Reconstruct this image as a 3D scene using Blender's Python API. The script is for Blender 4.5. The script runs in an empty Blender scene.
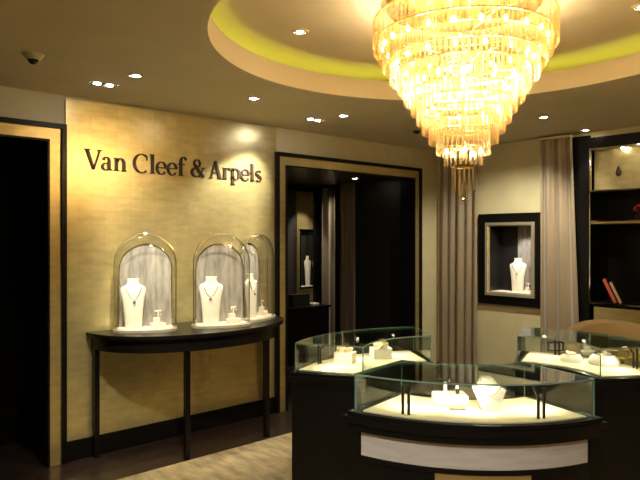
import bpy, bmesh, math, random
from mathutils import Vector, Matrix
random.seed(7)
PI = math.pi
sc = bpy.context.scene
C = bpy.data.collections.new('boutique'); sc.collection.children.link(C)
FW = (-.7428, .6695); RT = (.6695, .7428); FPX = 622.0; CY = 238.0; EYE = 1.6
YAW = math.atan2(.7428, .6695)

# ---------- measuring helpers: where a sight line meets a known plane ----------
def sight(x):
    s = (x - 320) / FPX
    return FW[0] + s * RT[0], FW[1] + s * RT[1]
def on_z(x, y, z):
    t = (z - EYE) * FPX / (CY - y); a, b = sight(x)
    return Vector((a * t, b * t, z))
def on_x(x, y, X0):
    a, b = sight(x); t = X0 / a
    return Vector((X0, b * t, EYE + (CY - y) / FPX * t))

# ---------- materials ----------
def mat(name, col, rough=.5, metal=0., noise=None, bump=None, sheen=0., coat=0., emit=None, spec=None):
    m = bpy.data.materials.new(name); m.use_nodes = True
    nt = m.node_tree; b = nt.nodes['Principled BSDF']
    b.inputs['Base Color'].default_value = (*col, 1)
    b.inputs['Roughness'].default_value = rough
    b.inputs['Metallic'].default_value = metal
    if spec is not None: b.inputs['Specular IOR Level'].default_value = spec
    if sheen: b.inputs['Sheen Weight'].default_value = sheen
    if coat: b.inputs['Coat Weight'].default_value = coat; b.inputs['Coat Roughness'].default_value = .06
    tc = nt.nodes.new('ShaderNodeTexCoord')
    if noise:
        sc_, amt = noise[0], noise[1]
        n = nt.nodes.new('ShaderNodeTexNoise'); n.inputs['Scale'].default_value = sc_
        n.inputs['Detail'].default_value = 6
        mp = nt.nodes.new('ShaderNodeMapping')
        if len(noise) > 2: mp.inputs['Scale'].default_value = noise[2]
        nt.links.new(tc.outputs['Object'], mp.inputs[0]); nt.links.new(mp.outputs[0], n.inputs['Vector'])
        r = nt.nodes.new('ShaderNodeValToRGB')
        r.color_ramp.elements[0].position = .3; r.color_ramp.elements[1].position = .7
        r.color_ramp.elements[0].color = (*[c * (1 - amt) for c in col], 1)
        r.color_ramp.elements[1].color = (*[min(1, c * (1 + amt)) for c in col], 1)
        nt.links.new(n.outputs['Fac'], r.inputs[0]); nt.links.new(r.outputs[0], b.inputs['Base Color'])
    if bump:
        n = nt.nodes.new('ShaderNodeTexNoise'); n.inputs['Scale'].default_value = bump[0]
        bp = nt.nodes.new('ShaderNodeBump'); bp.inputs['Strength'].default_value = bump[1]
        bp.inputs['Distance'].default_value = .01
        nt.links.new(tc.outputs['Object'], n.inputs['Vector'])
        nt.links.new(n.outputs['Fac'], bp.inputs['Height']); nt.links.new(bp.outputs[0], b.inputs['Normal'])
    if emit:
        b.inputs['Emission Color'].default_value = (*emit[0], 1); b.inputs['Emission Strength'].default_value = emit[1]
    return m

def gold_leaf(name, col=(.78, .66, .33), size=.1, rough=.30):
    m = mat(name, col, rough, .75); nt = m.node_tree; b = nt.nodes['Principled BSDF']
    tc = nt.nodes.new('ShaderNodeTexCoord'); sep = nt.nodes.new('ShaderNodeSeparateXYZ')
    nt.links.new(tc.outputs['Object'], sep.inputs[0])
    add = nt.nodes.new('ShaderNodeMath'); add.operation = 'ADD'
    nt.links.new(sep.outputs[0], add.inputs[0]); nt.links.new(sep.outputs[1], add.inputs[1])
    cmb = nt.nodes.new('ShaderNodeCombineXYZ'); nt.links.new(add.outputs[0], cmb.inputs[0]); nt.links.new(sep.outputs[2], cmb.inputs[1])
    br = nt.nodes.new('ShaderNodeTexBrick'); br.offset = 0; br.inputs['Scale'].default_value = 1
    br.inputs['Brick Width'].default_value = size; br.inputs['Row Height'].default_value = size
    br.inputs['Mortar Size'].default_value = .0012; br.inputs['Mortar Smooth'].default_value = .6
    br.inputs['Color1'].default_value = (*[c * .94 for c in col], 1)
    br.inputs['Color2'].default_value = (*[min(1, c * 1.04) for c in col], 1)
    br.inputs['Mortar'].default_value = (*[c * .80 for c in col], 1)
    nt.links.new(cmb.outputs[0], br.inputs['Vector'])
    n = nt.nodes.new('ShaderNodeTexNoise'); n.inputs['Scale'].default_value = 5; n.inputs['Detail'].default_value = 9
    mp = nt.nodes.new('ShaderNodeMapping'); mp.inputs['Scale'].default_value = (1.6, 1.6, 5)
    nt.links.new(tc.outputs['Object'], mp.inputs[0]); nt.links.new(mp.outputs[0], n.inputs['Vector'])
    mx = nt.nodes.new('ShaderNodeMix'); mx.data_type = 'RGBA'; mx.blend_type = 'MULTIPLY'; mx.inputs[0].default_value = .35
    r = nt.nodes.new('ShaderNodeValToRGB'); r.color_ramp.elements[0].position = .3; r.color_ramp.elements[1].position = .65
    r.color_ramp.elements[0].color = (.55, .55, .5, 1); r.color_ramp.elements[1].color = (1, 1, 1, 1)
    nt.links.new(n.outputs['Fac'], r.inputs[0])
    nt.links.new(br.outputs['Color'], mx.inputs[6]); nt.links.new(r.outputs[0], mx.inputs[7])
    nt.links.new(mx.outputs[2], b.inputs['Base Color'])
    bp = nt.nodes.new('ShaderNodeBump'); bp.inputs['Strength'].default_value = .25; bp.inputs['Distance'].default_value = .004
    nt.links.new(n.outputs['Fac'], bp.inputs['Height']); nt.links.new(bp.outputs[0], b.inputs['Normal'])
    return m

def clear_glass(name, tint=(.93, .97, .94), refl=1.0, rim=(.6, .7, .65), rimamt=.25):
    m = bpy.data.materials.new(name); m.use_nodes = True; nt = m.node_tree
    for n in list(nt.nodes): nt.nodes.remove(n)
    out = nt.nodes.new('ShaderNodeOutputMaterial')
    tr = nt.nodes.new('ShaderNodeBsdfTransparent')
    lw = nt.nodes.new('ShaderNodeLayerWeight'); lw.inputs[0].default_value = .25
    mc = nt.nodes.new('ShaderNodeMix'); mc.data_type = 'RGBA'
    mc.inputs[6].default_value = (*tint, 1); mc.inputs[7].default_value = (*rim, 1)
    nt.links.new(lw.outputs['Facing'], mc.inputs[0]); nt.links.new(mc.outputs[2], tr.inputs[0])
    gl = nt.nodes.new('ShaderNodeBsdfGlossy'); gl.inputs['Roughness'].default_value = .02
    fr = nt.nodes.new('ShaderNodeFresnel'); fr.inputs[0].default_value = 1.5
    mul = nt.nodes.new('ShaderNodeMath'); mul.operation = 'MULTIPLY'; mul.inputs[1].default_value = refl
    geo = nt.nodes.new('ShaderNodeNewGeometry'); mr = nt.nodes.new('ShaderNodeMapRange')
    mr.inputs[3].default_value = 1.5; mr.inputs[4].default_value = 1 / 1.5
    nt.links.new(geo.outputs['Backfacing'], mr.inputs[0]); nt.links.new(mr.outputs[0], fr.inputs[0])
    nt.links.new(fr.outputs[0], mul.inputs[0])
    mx = nt.nodes.new('ShaderNodeMixShader')
    nt.links.new(mul.outputs[0], mx.inputs[0]); nt.links.new(tr.outputs[0], mx.inputs[1]); nt.links.new(gl.outputs[0], mx.inputs[2])
    nt.links.new(mx.outputs[0], out.inputs[0])
    return m

def crystal(name):
    m = bpy.data.materials.new(name); m.use_nodes = True; nt = m.node_tree
    for n in list(nt.nodes): nt.nodes.remove(n)
    out = nt.nodes.new('ShaderNodeOutputMaterial')
    tr = nt.nodes.new('ShaderNodeBsdfTransparent'); tr.inputs[0].default_value = (.96, .88, .72, 1)
    lw = nt.nodes.new('ShaderNodeLayerWeight'); lw.inputs[0].default_value = .5
    mc = nt.nodes.new('ShaderNodeMix'); mc.data_type = 'RGBA'
    mc.inputs[6].default_value = (1, .95, .84, 1); mc.inputs[7].default_value = (.74, .56, .32, 1)
    nt.links.new(lw.outputs['Facing'], mc.inputs[0]); nt.links.new(mc.outputs[2], tr.inputs[0])
    tl = nt.nodes.new('ShaderNodeBsdfTranslucent'); tl.inputs[0].default_value = (1, .83, .50, 1)
    gl = nt.nodes.new('ShaderNodeBsdfGlossy'); gl.inputs['Roughness'].default_value = .12; gl.inputs[0].default_value = (1, .95, .85, 1)
    m1 = nt.nodes.new('ShaderNodeMixShader'); m1.inputs[0].default_value = .085
    m2 = nt.nodes.new('ShaderNodeMixShader'); m2.inputs[0].default_value = .10
    nt.links.new(tr.outputs[0], m1.inputs[1]); nt.links.new(tl.outputs[0], m1.inputs[2])
    nt.links.new(m1.outputs[0], m2.inputs[1]); nt.links.new(gl.outputs[0], m2.inputs[2])
    nt.links.new(m2.outputs[0], out.inputs[0])
    return m

M = dict(
 ceil=mat('ceiling_paint', (.60, .52, .36), .8, noise=(3, .04)),
 fascia=mat('cove_fascia_paint', (.62, .53, .38), .7),
 wall=mat('beige_wall_paint', (.60, .54, .34), .7, noise=(6, .05)),
 gold=gold_leaf('gold_leaf_panel'),
 goldtrim=gold_leaf('gold_leaf_trim', (.74, .58, .26), .14, .3),
 black=mat('black_lacquer', (.006, .005, .0045), .28, spec=.22),
 blackm=mat('black_satin', (.008, .007, .006), .5),
 taupe=mat('taupe_wood', (.16, .12, .09), .4, noise=(4, .3, (6, 6, .5))),
 brushed=mat('polished_nickel', (.86, .80, .64), .3, .75),
 brown=mat('dark_brown_wood', (.05, .034, .024), .35, noise=(4, .4, (6, 6, .5))),
 woodfl=mat('dark_wood_floor', (.028, .017, .014), .3, noise=(3, .45, (7, 1, 1)), coat=.2),
 carpet=mat('beige_carpet', (.36, .265, .125), .95, noise=(6, .42, (1, 2.6, 1)), bump=(220, .6), sheen=.3),
 silver=mat('silver_leaf_band', (.60, .56, .50), .45, .1, noise=(14, .12, (.4, .4, 3))),
 chrome=mat('chrome', (.8, .78, .72), .08, 1.),
 brass=mat('brass', (.85, .62, .28), .2, 1.),
 cream=mat('cream_fabric', (.82, .72, .50), .9, bump=(300, .3)),
 white=mat('white_leatherette', (.86, .80, .70), .6),
 drape=mat('taupe_satin_drape', (.26, .195, .125), .42, noise=(2, .1), sheen=.5),
 drape2=mat('pale_grey_pleated_backing', (.36, .33, .30), .4, .3, noise=(9, .35, (4, 4, .8))),
 letters=mat('dark_bronze_letters', (.035, .012, .008), .4),
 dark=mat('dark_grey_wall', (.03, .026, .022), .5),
 plastic=mat('white_plastic', (.55, .48, .36), .5),
 smoke=mat('black_camera_dome', (.008, .008, .008), .15),
 steel=mat('black_steel', (.012, .01, .009), .3, .3),
 lamp=mat('lamp_cool', (1, 1, 1), .5, emit=((.93, .93, 1), 40)),
 lampw=mat('lamp_warm', (1, 1, 1), .5, emit=((1, .86, .55), 40)),
 bulb=mat('candle_bulb', (1, 1, 1), .5, emit=((1, .84, .5), 13)),
 led=mat('green_yellow_led_strip', (1, 1, .6), .5, emit=((.74, .79, .08), 2.8)),
 edge=mat('green_glass_edge', (.20, .31, .25), .15, .0, coat=.5, spec=.8),
 glass=clear_glass('case_glass', (.96, .985, .97), 1.2, (.66, .80, .73)),
 dome=clear_glass('cloche_glass', (.985, .985, .97), 1.8, (.78, .76, .70)),
 crystal=crystal('crystal_rod'),
 red=mat('red_cloth', (.35, .03, .02), .6),
 paper=mat('page_block', (.6, .5, .34), .8),
 redbook=mat('maroon_book_cloth', (.5, .10, .06), .6),
 pinkbook=mat('tan_book_cloth', (.55, .33, .2), .6),
 gem=mat('gold_jewellery', (.9, .68, .3), .25, 1.),
 diamond=mat('silver_jewellery', (.9, .88, .84), .12, 1.),
 yellow=mat('yellow_petals', (.75, .55, .05), .6),
 leaf=mat('green_leaves', (.10, .16, .03), .5),
 sofa=mat('cream_upholstery', (.70, .56, .36), .75, bump=(150, .3)),
 grey=mat('taupe_pad', (.32, .27, .18), .8),
)

# ---------- object helpers ----------
def link(name, bm, m, parent=None, smooth=False, mats=None):
    me = bpy.data.meshes.new(name)
    bmesh.ops.recalc_face_normals(bm, faces=bm.faces)
    bm.to_mesh(me); bm.free()
    for x in (mats or [m]): me.materials.append(x)
    if smooth:
        for p in me.polygons: p.use_smooth = True
        try: me.set_sharp_from_angle(angle=math.radians(75 if 'curtain' in name else 40))
        except Exception: pass
    o = bpy.data.objects.new(name, me); C.objects.link(o)
    if parent: o.parent = parent
    return o
def thing(name, label, cat, loc=(0, 0, 0), rz=0, group=None):
    o = bpy.data.objects.new(name, None); C.objects.link(o); o.empty_display_size = .1
    o.location = loc; o.rotation_euler = (0, 0, rz); o['label'] = label; o['category'] = cat
    if group: o['group'] = group
    return o
def tag(o, label, cat, group=None):
    o['label'] = label; o['category'] = cat
    if group: o['group'] = group
    return o
def struct(name, bm, m, parent=None, **k):
    o = link(name, bm, m, parent, **k)
    if not parent: o['kind'] = 'structure'
    return o
def add_box(bm, x0, x1, y0, y1, z0, z1, mi=0):
    v = [bm.verts.new((x, y, z)) for z in (z0, z1) for x, y in ((x0, y0), (x1, y0), (x1, y1), (x0, y1))]
    fs = [(0, 3, 2, 1), (4, 5, 6, 7), (0, 1, 5, 4), (1, 2, 6, 5), (2, 3, 7, 6), (3, 0, 4, 7)]
    for f in fs: bm.faces.new([v[i] for i in f]).material_index = mi
def bx(*a, bevel=0):
    bm = bmesh.new(); add_box(bm, *a)
    if bevel: bmesh.ops.bevel(bm, geom=bm.edges[:], offset=bevel, segments=2, affect='EDGES')
    return bm
def boxes(lst, bevel=0):
    bm = bmesh.new()
    for a in lst: add_box(bm, *a)
    return bm
def prism(pts, z0, z1, bm=None, mi=0):
    bm = bm or bmesh.new()
    a = [bm.verts.new((x, y, z0)) for x, y in pts]; b = [bm.verts.new((x, y, z1)) for x, y in pts]
    n = len(pts)
    bm.faces.new(a[::-1]).material_index = mi; bm.faces.new(b).material_index = mi
    for i in range(n):
        bm.faces.new((a[i], a[(i + 1) % n], b[(i + 1) % n], b[i])).material_index = mi
    return bm
def lathe(prof, n=32, bm=None, c=(0, 0, 0), sx=1, sy=1):
    bm = bm or bmesh.new(); rings = []
    for r, z in prof:
        if r < 1e-6: rings.append([bm.verts.new((c[0], c[1], c[2] + z))])
        else: rings.append([bm.verts.new((c[0] + sx * r * math.cos(2 * PI * i / n), c[1] + sy * r * math.sin(2 * PI * i / n), c[2] + z)) for i in range(n)])
    for a, b in zip(rings, rings[1:]):
        if len(a) == 1 and len(b) == 1: continue
        for i in range(n):
            j = (i + 1) % n
            if len(a) == 1: bm.faces.new((a[0], b[i], b[j]))
            elif len(b) == 1: bm.faces.new((a[i], a[j], b[0]))
            else: bm.faces.new((a[i], a[j], b[j], b[i]))
    return bm
def tube(pts, r, n=8, bm=None, closed=False):
    bm = bm or bmesh.new(); pts = [Vector(p) for p in pts]; rings = []
    N = len(pts); up = None
    for i, p in enumerate(pts):
        if closed: d = pts[(i + 1) % N] - pts[i - 1]
        else: d = pts[min(i + 1, N - 1)] - pts[max(i - 1, 0)]
        d.normalize()
        if up is None: up = d.orthogonal().normalized()
        else: up = (up - d * up.dot(d)).normalized()
        s = d.cross(up); rr = r[i] if isinstance(r, (list, tuple)) else r
        rings.append([bm.verts.new(p + (up * math.cos(2 * PI * k / n) + s * math.sin(2 * PI * k / n)) * rr) for k in range(n)])
    for i in range(N if closed else N - 1):
        a, b = rings[i], rings[(i + 1) % N]
        for k in range(n): bm.faces.new((a[k], a[(k + 1) % n], b[(k + 1) % n], b[k]))
    if not closed: bm.faces.new(rings[0][::-1]); bm.faces.new(rings[-1])
    return bm
def sphere(c, r, bm=None, sz=1, n=12):
    prof = [(r * math.sin(PI * k / 8), -r * sz * math.cos(PI * k / 8)) for k in range(9)]
    prof[0] = (0, -r * sz); prof[-1] = (0, r * sz)
    return lathe(prof, n, bm, c)
def light(name, typ, loc, energy, col, radius=.03, aim=None, angle=60, blend=.6):
    l = bpy.data.lights.new(name, typ); l.energy = energy; l.color = col
    if typ != 'SUN': l.shadow_soft_size = radius
    if typ == 'SPOT': l.spot_size = math.radians(angle); l.spot_blend = blend
    o = bpy.data.objects.new(name, l); C.objects.link(o); o.location = loc
    if aim is not None: o.rotation_euler = (Vector(aim) - Vector(loc)).to_track_quat('-Z', 'Y').to_euler()
    return o

ZU = 2.845; XW = -4.53; YB = 5.95; ZC = 2.62
CX, CYY, CR = -1.9, 2.76, 1.345
RX, NY = 2.6, -2.6

# ================= THE SETTING =================
struct('floor', bx(-7.2, RX, NY, 7.4, -.1, 0), M['woodfl'])
o = link('carpet', bx(-3.93, 2.2, -2.2, 5.6, 0, .012), M['carpet'])
tag(o, 'large beige mottled carpet laid over the dark wooden floor', 'carpet')

# ceiling with a round opening
def ring_plate(cx, cy, r, x0, x1, y0, y1, z0, z1):
    bm = bmesh.new(); angs = [2 * PI * i / 128 for i in range(128)]
    for X, Y in ((x0, y0), (x1, y0), (x1, y1), (x0, y1)): angs.append(math.atan2(Y - cy, X - cx) % (2 * PI))
    angs = sorted(set(round(a, 6) for a in angs)); rows = []
    for a in angs:
        c, s = math.cos(a), math.sin(a); t = 1e9
        if abs(c) > 1e-6: t = min(t, ((x1 if c > 0 else x0) - cx) / c)
        if abs(s) > 1e-6: t = min(t, ((y1 if s > 0 else y0) - cy) / s)
        rows.append([bm.verts.new((cx + q * c, cy + q * s, z)) for z in (z0, z1) for q in (r, t)])
    n = len(rows)
    for i in range(n):
        a, b = rows[i], rows[(i + 1) % n]
        bm.faces.new((a[0], a[1], b[1], b[0])); bm.faces.new((a[2], b[2], b[3], a[3]))
        bm.faces.new((a[0], b[0], b[2], a[2])); bm.faces.new((a[1], a[3], b[3], b[1]))
    return bm
struct('ceiling', ring_plate(CX, CYY, CR + .03, XW - .2, RX, NY, 6.5, ZC, ZC + .03), M['ceil'])
def hoop(r0, r1, z0, z1, n=128, cx=CX, cy=CYY):
    bm = bmesh.new(); rows = []
    for i in range(n):
        a = 2 * PI * i / n
        rows.append([bm.verts.new((cx + r * math.cos(a), cy + r * math.sin(a), z)) for r, z in ((r0, z0), (r1, z0), (r1, z1), (r0, z1))])
    for i in range(n):
        a, b = rows[i], rows[(i + 1) % n]
        for k in range(4): bm.faces.new((a[k], a[(k + 1) % 4], b[(k + 1) % 4], b[k]))
    return bm
struct('trim_cove_fascia', hoop(CR, CR + .03, ZC - .001, 2.755), M['fascia'], smooth=True)
struct('wall_cove_side', hoop(1.85, 1.88, ZC + .03, 2.85), M['ceil'], smooth=True)
struct('ceiling_dome', lathe([(0, ZU), (1.87, ZU), (1.87, ZU + .03), (0, ZU + .03)], 96, c=(CX, CYY, 0)), M['ceil'])
o = link('cove_light', hoop(1.50, 1.53, 2.65, 2.668), M['led'], smooth=True)
tag(o, 'yellow-green light strip hidden in the round ceiling cove', 'cove light')

# left wall with two openings
T = .16
wl = boxes([(XW - T, XW, NY, .62, 0, ZC), (XW - T, XW, .62, 1.53, 2.30, ZC), (XW - T, XW, 1.53, 3.61, 0, ZC),
            (XW - T, XW, 3.61, 5.56, 2.32, ZC), (XW - T, XW, 5.56, 6.11, 0, ZC)])
struct('wall_left', wl, M['wall'])
NX0, NX1, NZ0, NZ1 = -3.935, -3.165, .885, 1.862
HB = .10
bk = boxes([(XW, NX0 + HB, YB, YB + T, 0, ZC), (NX1 - HB, -2.87, YB, YB + T, 0, ZC), (NX0 + HB, NX1 - HB, YB, YB + T, 0, NZ0 + HB), (NX0 + HB, NX1 - HB, YB, YB + T, NZ1 - HB, ZC), (-2.87, -1.1, YB, YB + T, 2.56, ZC), (-1.1, RX, YB, YB + T, 0, ZC)])
struct('wall_back', bk, M['wall'])
struct('wall_right', bx(RX, RX + T, NY, 6.1, 0, ZC), M['wall'])
struct('wall_near', bx(XW - T, RX, NY - T, NY, 0, ZC), M['wall'])
struct('baseboard_back', bx(XW, -2.9, YB - .02, YB, 0, .14), M['black'])

# passage beyond the wide opening
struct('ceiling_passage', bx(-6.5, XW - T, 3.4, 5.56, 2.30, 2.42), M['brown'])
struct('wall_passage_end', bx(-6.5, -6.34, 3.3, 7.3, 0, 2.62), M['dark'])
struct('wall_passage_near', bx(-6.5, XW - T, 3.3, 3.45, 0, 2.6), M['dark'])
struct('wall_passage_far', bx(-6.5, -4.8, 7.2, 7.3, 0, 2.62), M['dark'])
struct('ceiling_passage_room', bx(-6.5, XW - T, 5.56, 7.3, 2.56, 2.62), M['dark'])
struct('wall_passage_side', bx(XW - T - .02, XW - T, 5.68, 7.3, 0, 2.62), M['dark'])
# alcove behind the left door frame
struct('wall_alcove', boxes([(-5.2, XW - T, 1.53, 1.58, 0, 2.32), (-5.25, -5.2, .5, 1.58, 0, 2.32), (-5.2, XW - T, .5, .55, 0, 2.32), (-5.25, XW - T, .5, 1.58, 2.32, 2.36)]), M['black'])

def portal(name, y0, y1, z1, label_prefix):
    """black edged gold frame on the left wall"""
    d = bpy.data.objects.new(name, None); C.objects.link(d); d['kind'] = 'structure'
    k, g = .035, .08
    for nm, a, w, p, mt in (('outer_moulding', 0, k, .055, M['black']), ('gold_casing', k, g, .035, M['goldtrim'])):
        x1 = XW + p; A, B, Z = y0 + a, y1 - a, z1 - a
        link(nm, boxes([(XW - .0, x1, A, A + w, 0, Z), (XW, x1, B - w, B, 0, Z), (XW, x1, A + w, B - w, Z - w, Z)]), mt, d)
    a = k + g
    link('lining', boxes([(XW - T, XW + .05, y0 + a, y0 + a + .015, 0, z1 - a), (XW - T, XW + .05, y1 - a - .015, y1 - a, 0, z1 - a),
                          (XW - T, XW + .05, y0 + a, y1 - a, z1 - a - .015, z1 - a)]), M['black'], d)
    return d
d1 = portal('door_1', .5, 1.62, 2.405, '')
d2 = portal('door_2', 3.505, 5.60, 2.39, '')
# dark leaf folded back against the passage side, brown stile with its handle
link('door_leaf', bx(-5.48, XW - T, 5.53, 5.575, 0, 2.30), M['blackm'], d2)
st = link('door_stile', bx(-5.735, -5.481, 5.52, 5.575, 0, 2.30), M['taupe'], d2)
link('handle', tube([(-5.64, 5.52, 1.25), (-5.64, 5.47, 1.27), (-5.64, 5.47, 1.93), (-5.64, 5.52, 1.95)], .008), M['chrome'], st)
link('door_edge', bx(-5.846, -5.736, 5.53, 5.575, 0, 2.30), M['black'], d2)

# gold leaf panel and its baseboard
struct('wall_panel', bx(XW, XW + .02, 1.625, 3.52, .145, 2.60), M['gold'])
struct('baseboard_left', bx(XW, XW + .03, 1.625, 3.52, 0, .145), M['black'])

# ---------- lettering ----------
def ribbon(bm, pts, d=.010):
    """pts (u, v, width): a flat stroke turned into a solid letter stroke; u along +Y, v up"""
    n = len(pts); L = []; Rr = []
    for i in range(n):
        a = pts[max(i - 1, 0)]; b = pts[min(i + 1, n - 1)]
        dx, dy = b[0] - a[0], b[1] - a[1]; l = math.hypot(dx, dy) or 1
        nx, ny = -dy / l, dx / l; u, v, w = pts[i]
        L.append((u + nx * w / 2, v + ny * w / 2)); Rr.append((u - nx * w / 2, v - ny * w / 2))
    f = [[bm.verts.new((x, p[0], p[1])) for p in side] for x in (0, d) for side in (L, Rr)]
    for i in range(n - 1):
        bm.faces.new((f[0][i], f[0][i + 1], f[1][i + 1], f[1][i]))
        bm.faces.new((f[2][i], f[3][i], f[3][i + 1], f[2][i + 1]))
        bm.faces.new((f[0][i], f[2][i], f[2][i + 1], f[0][i + 1])); bm.faces.new((f[1][i], f[1][i + 1], f[3][i + 1], f[3][i]))
    for i in (0, n - 1): bm.faces.new((f[0][i], f[1][i], f[3][i], f[2][i]))
def arc(cx, cy, rx, ry, a0, a1, hi, lo, n=18):
    out = []
    for i in range(n + 1):
        a = math.radians(a0 + (a1 - a0) * i / n)
        out.append((cx + rx * math.cos(a), cy + ry * math.sin(a), lo + (hi - lo) * abs(math.cos(a)) ** 1.2))
    return out
def glyph(ch, w, H):
    """strokes in a box w wide, cap height H"""
    X = H * .67; k = H * .175; t = H * .055; s = H * .045   # x height, thick, thin, serif
    S = []
    def stem(u, v0, v1, serifs='tb', half=None):
        S.append([(u, v0, k), (u, v1, k)]); h = half or k * .85
        if 't' in serifs: S.append([(u - h, v1 - s / 2, s), (u + k / 2, v1 - s / 2, s)])
        if 'b' in serifs: S.append([(u - h, v0 + s / 2, s), (u + h, v0 + s / 2, s)])
    if ch == 'V':
        S += [[(w * .14, H, k * 1.05), (w * .52, 0, k * .8)], [(w * .88, H, t * 1.3), (w * .52, 0, t * 1.6)],
              [(0, H - s / 2, s), (w * .34, H - s / 2, s)], [(w * .74, H - s / 2, s), (w, H - s / 2, s)]]
    elif ch == 'A':
        S += [[(w * .12, 0, t * 1.3), (w * .46, H, t * 1.6)], [(w * .86, 0, k * 1.05), (w * .46, H, k * .8)], [(w * .24, H * .33, t), (w * .72, H * .33, t)],
              [(0, s / 2, s), (w * .26, s / 2, s)], [(w * .66, s / 2, s), (w, s / 2, s)]]
    elif ch == 'C':
        S.append(arc(w * .56, H * .5, w * .48, H * .49, 52, 308, k, t, 30))
        S.append([(w * .90, H * .68, t), (w * .90, H * .93, t)])
    elif ch == 'l':
        stem(w * .5, 0, H * 1.04)
    elif ch == 'f':
        stem(w * .34, 0, H * .8, 'b')
        S.append(arc(w * .64, H * .8, w * .30, H * .25, 180, 40, k, t, 14)); S.append([(0, X * .96, t), (w * .78, X * .96, t)])
        S.append([(w * .80, H * .93, k * .6), (w * .98, H * .93, k * .6)])
    elif ch == 'n':
        stem(w * .2, 0, X, 'tb'); S.append([(w * .8, 0, k), (w * .8, X * .6, k)])
        S.append([(w * .8 - k * .85, s / 2, s), (w * .8 + k * .85, s / 2, s)])
        S.append(arc(w * .52, X * .6, w * .28, X * .38, 0, 160, k, t, 14))
    elif ch == 'r':
        stem(w * .26, 0, X, 'tb'); S.append(arc(w * .66, X * .58, w * .40, X * .40, 165, 60, t * 1.2, t * 1.4, 10))
        S.append([(w * .74, X * .90, k * .8), (w, X * .84, k * .7)])
    elif ch == 'p':
        stem(w * .2, -H * .3, X, 'tb'); S.append(arc(w * .50, X * .5, w * .44, X * .5, -150, 150, k, t, 24))
    elif ch == 'e':
        S.append(arc(w * .5, X * .5, w * .43, X * .5, 5, 322, k * .9, t, 28)); S.append([(w * .1, X * .53, t), (w * .97, X * .53, t)])
    elif ch == 'a':
        S.append([(w * .70, 0, k), (w * .70, X * .68, k)]); S.append([(w * .66, s * .7, s * 1.4), (w, s * .7, s * 1.4)])
        S.append(arc(w * .44, X * .68, w * .28, X * .31, 0, 165, k * .9, t, 14))
        S.append(arc(w * .40, X * .27, w * .32, X * .26, 60, 330, k * .8, t, 20))
    elif ch == 's':
        S.append(arc(w * .5, X * .73, w * .36, X * .25, 30, 230, k * .7, t, 14))
        S.append([(w * .2, X * .66, k * .7), (w * .5, X * .5, k * .95), (w * .8, X * .34, k * .7)])
        S.append(arc(w * .5, X * .27, w * .36, X * .25, 50, -150, k * .7, t, 14))
    elif ch == '&':
        S.append(arc(w * .40, H * .77, w * .21, H * .21, -60, 240, k * .7, t, 22))
        S.append(arc(w * .36, H * .26, w * .34, H * .25, 75, 335, k, t, 24))
        S.append([(w * .26, H * .68, k * .8), (w * .52, H * .35, k), (w * .90, 0, k)])
        S.append([(w * .66, H * .16, t), (w * .86, H * .5, t)]); S.append([(w * .70, H * .53, s), (w, H * .53, s)])
    bm = bmesh.new()
    for st_ in S: ribbon(bm, st_)
    return bm
sign = thing('wall_sign', 'dark bronze serif lettering mounted on the gold leaf wall panel', 'sign', (XW + .02, 1.76, 2.105))
spec_ = [('V', 85, 103), ('a', 102.5, 113), ('n', 114.7, 127.3), ('C', 134, 149.4), ('l', 151, 155.8), ('e', 157.2, 167.4), ('e', 168.4, 178), ('f', 178.8, 187.7),
         ('&', 192.7, 206), ('A', 210.5, 223), ('r', 224, 232), ('p', 232, 241), ('e', 242, 250.7), ('l', 250.9, 255.6), ('s', 256.4, 262.7)]
for ch, a, b in spec_:
    ya, yb = on_x(a, 170, XW + .04).y, on_x(b, 170, XW + .04).y
    g = link('letter', glyph(ch, yb - ya, .145), M['letters'], sign); g.location = (0, ya - 1.76, 0)

# ================= CURTAINS =================
def curtain(w, h, depth, folds, flare=0, right=0):
    bm = bmesh.new(); nu, nv = folds * 12, 14; rows = []
    for side in (0, 1):
        for j in range(nv + 1):
            v = j / nv; z = h * v; row = []
            for i in range(nu + 1):
                u = i / nu
                uu = u * (w + (1 - v) * right) - flare * (1 - v) * .5 + flare * (1 - v) * u
                ph = u * folds * 2 * PI + .5 * math.sin(3 * u + 2 * v)
                y = depth * (math.sin(ph) + .35 * math.sin(ph * .53 + 1.3)) * (.75 + .25 * (1 - v)) + side * .006
                row.append(bm.verts.new((uu, y, z)))
            rows.append(row)
    for s in (0, 1):
        for j in range(nv):
            a, b = rows[s * (nv + 1) + j], rows[s * (nv + 1) + j + 1]
            for i in range(nu): bm.faces.new((a[i], a[i + 1], b[i + 1], b[i]))
    N = nv + 1
    for j in range(nv):
        for i in (0, nu): bm.faces.new((rows[j][i], rows[j + 1][i], rows[N + j + 1][i], rows[N + j][i]))
    for i in range(nu):
        for j in (0, nv): bm.faces.new((rows[j][i], rows[j][i + 1], rows[N + j][i + 1], rows[N + j][i]))
    return bm
def place_curtain(x, y, rz, w, h, depth, folds, label, group='floor length satin curtains', right=0, z=.0):
    o = link('curtain', curtain(w, h, depth, folds, 0, right), M['drape'], smooth=True)
    o.location = (x, y, z); o.rotation_euler = (0, 0, rz); tag(o, label, 'curtain', group)
    rail = link('curtain_heading', bx(0, w, -.05, .03, h - .02, h), M['wall'], o)
    return o
place_curtain(-4.46, 5.88, 0, .53, 2.60, .024, 5, 'taupe satin curtain hanging in the room corner left of the black wall niche')
place_curtain(-3.185, 5.862, 0, .34, 2.60, .024, 3, 'taupe satin curtain between the wall niche and the black bookcase', right=.10)

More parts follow.
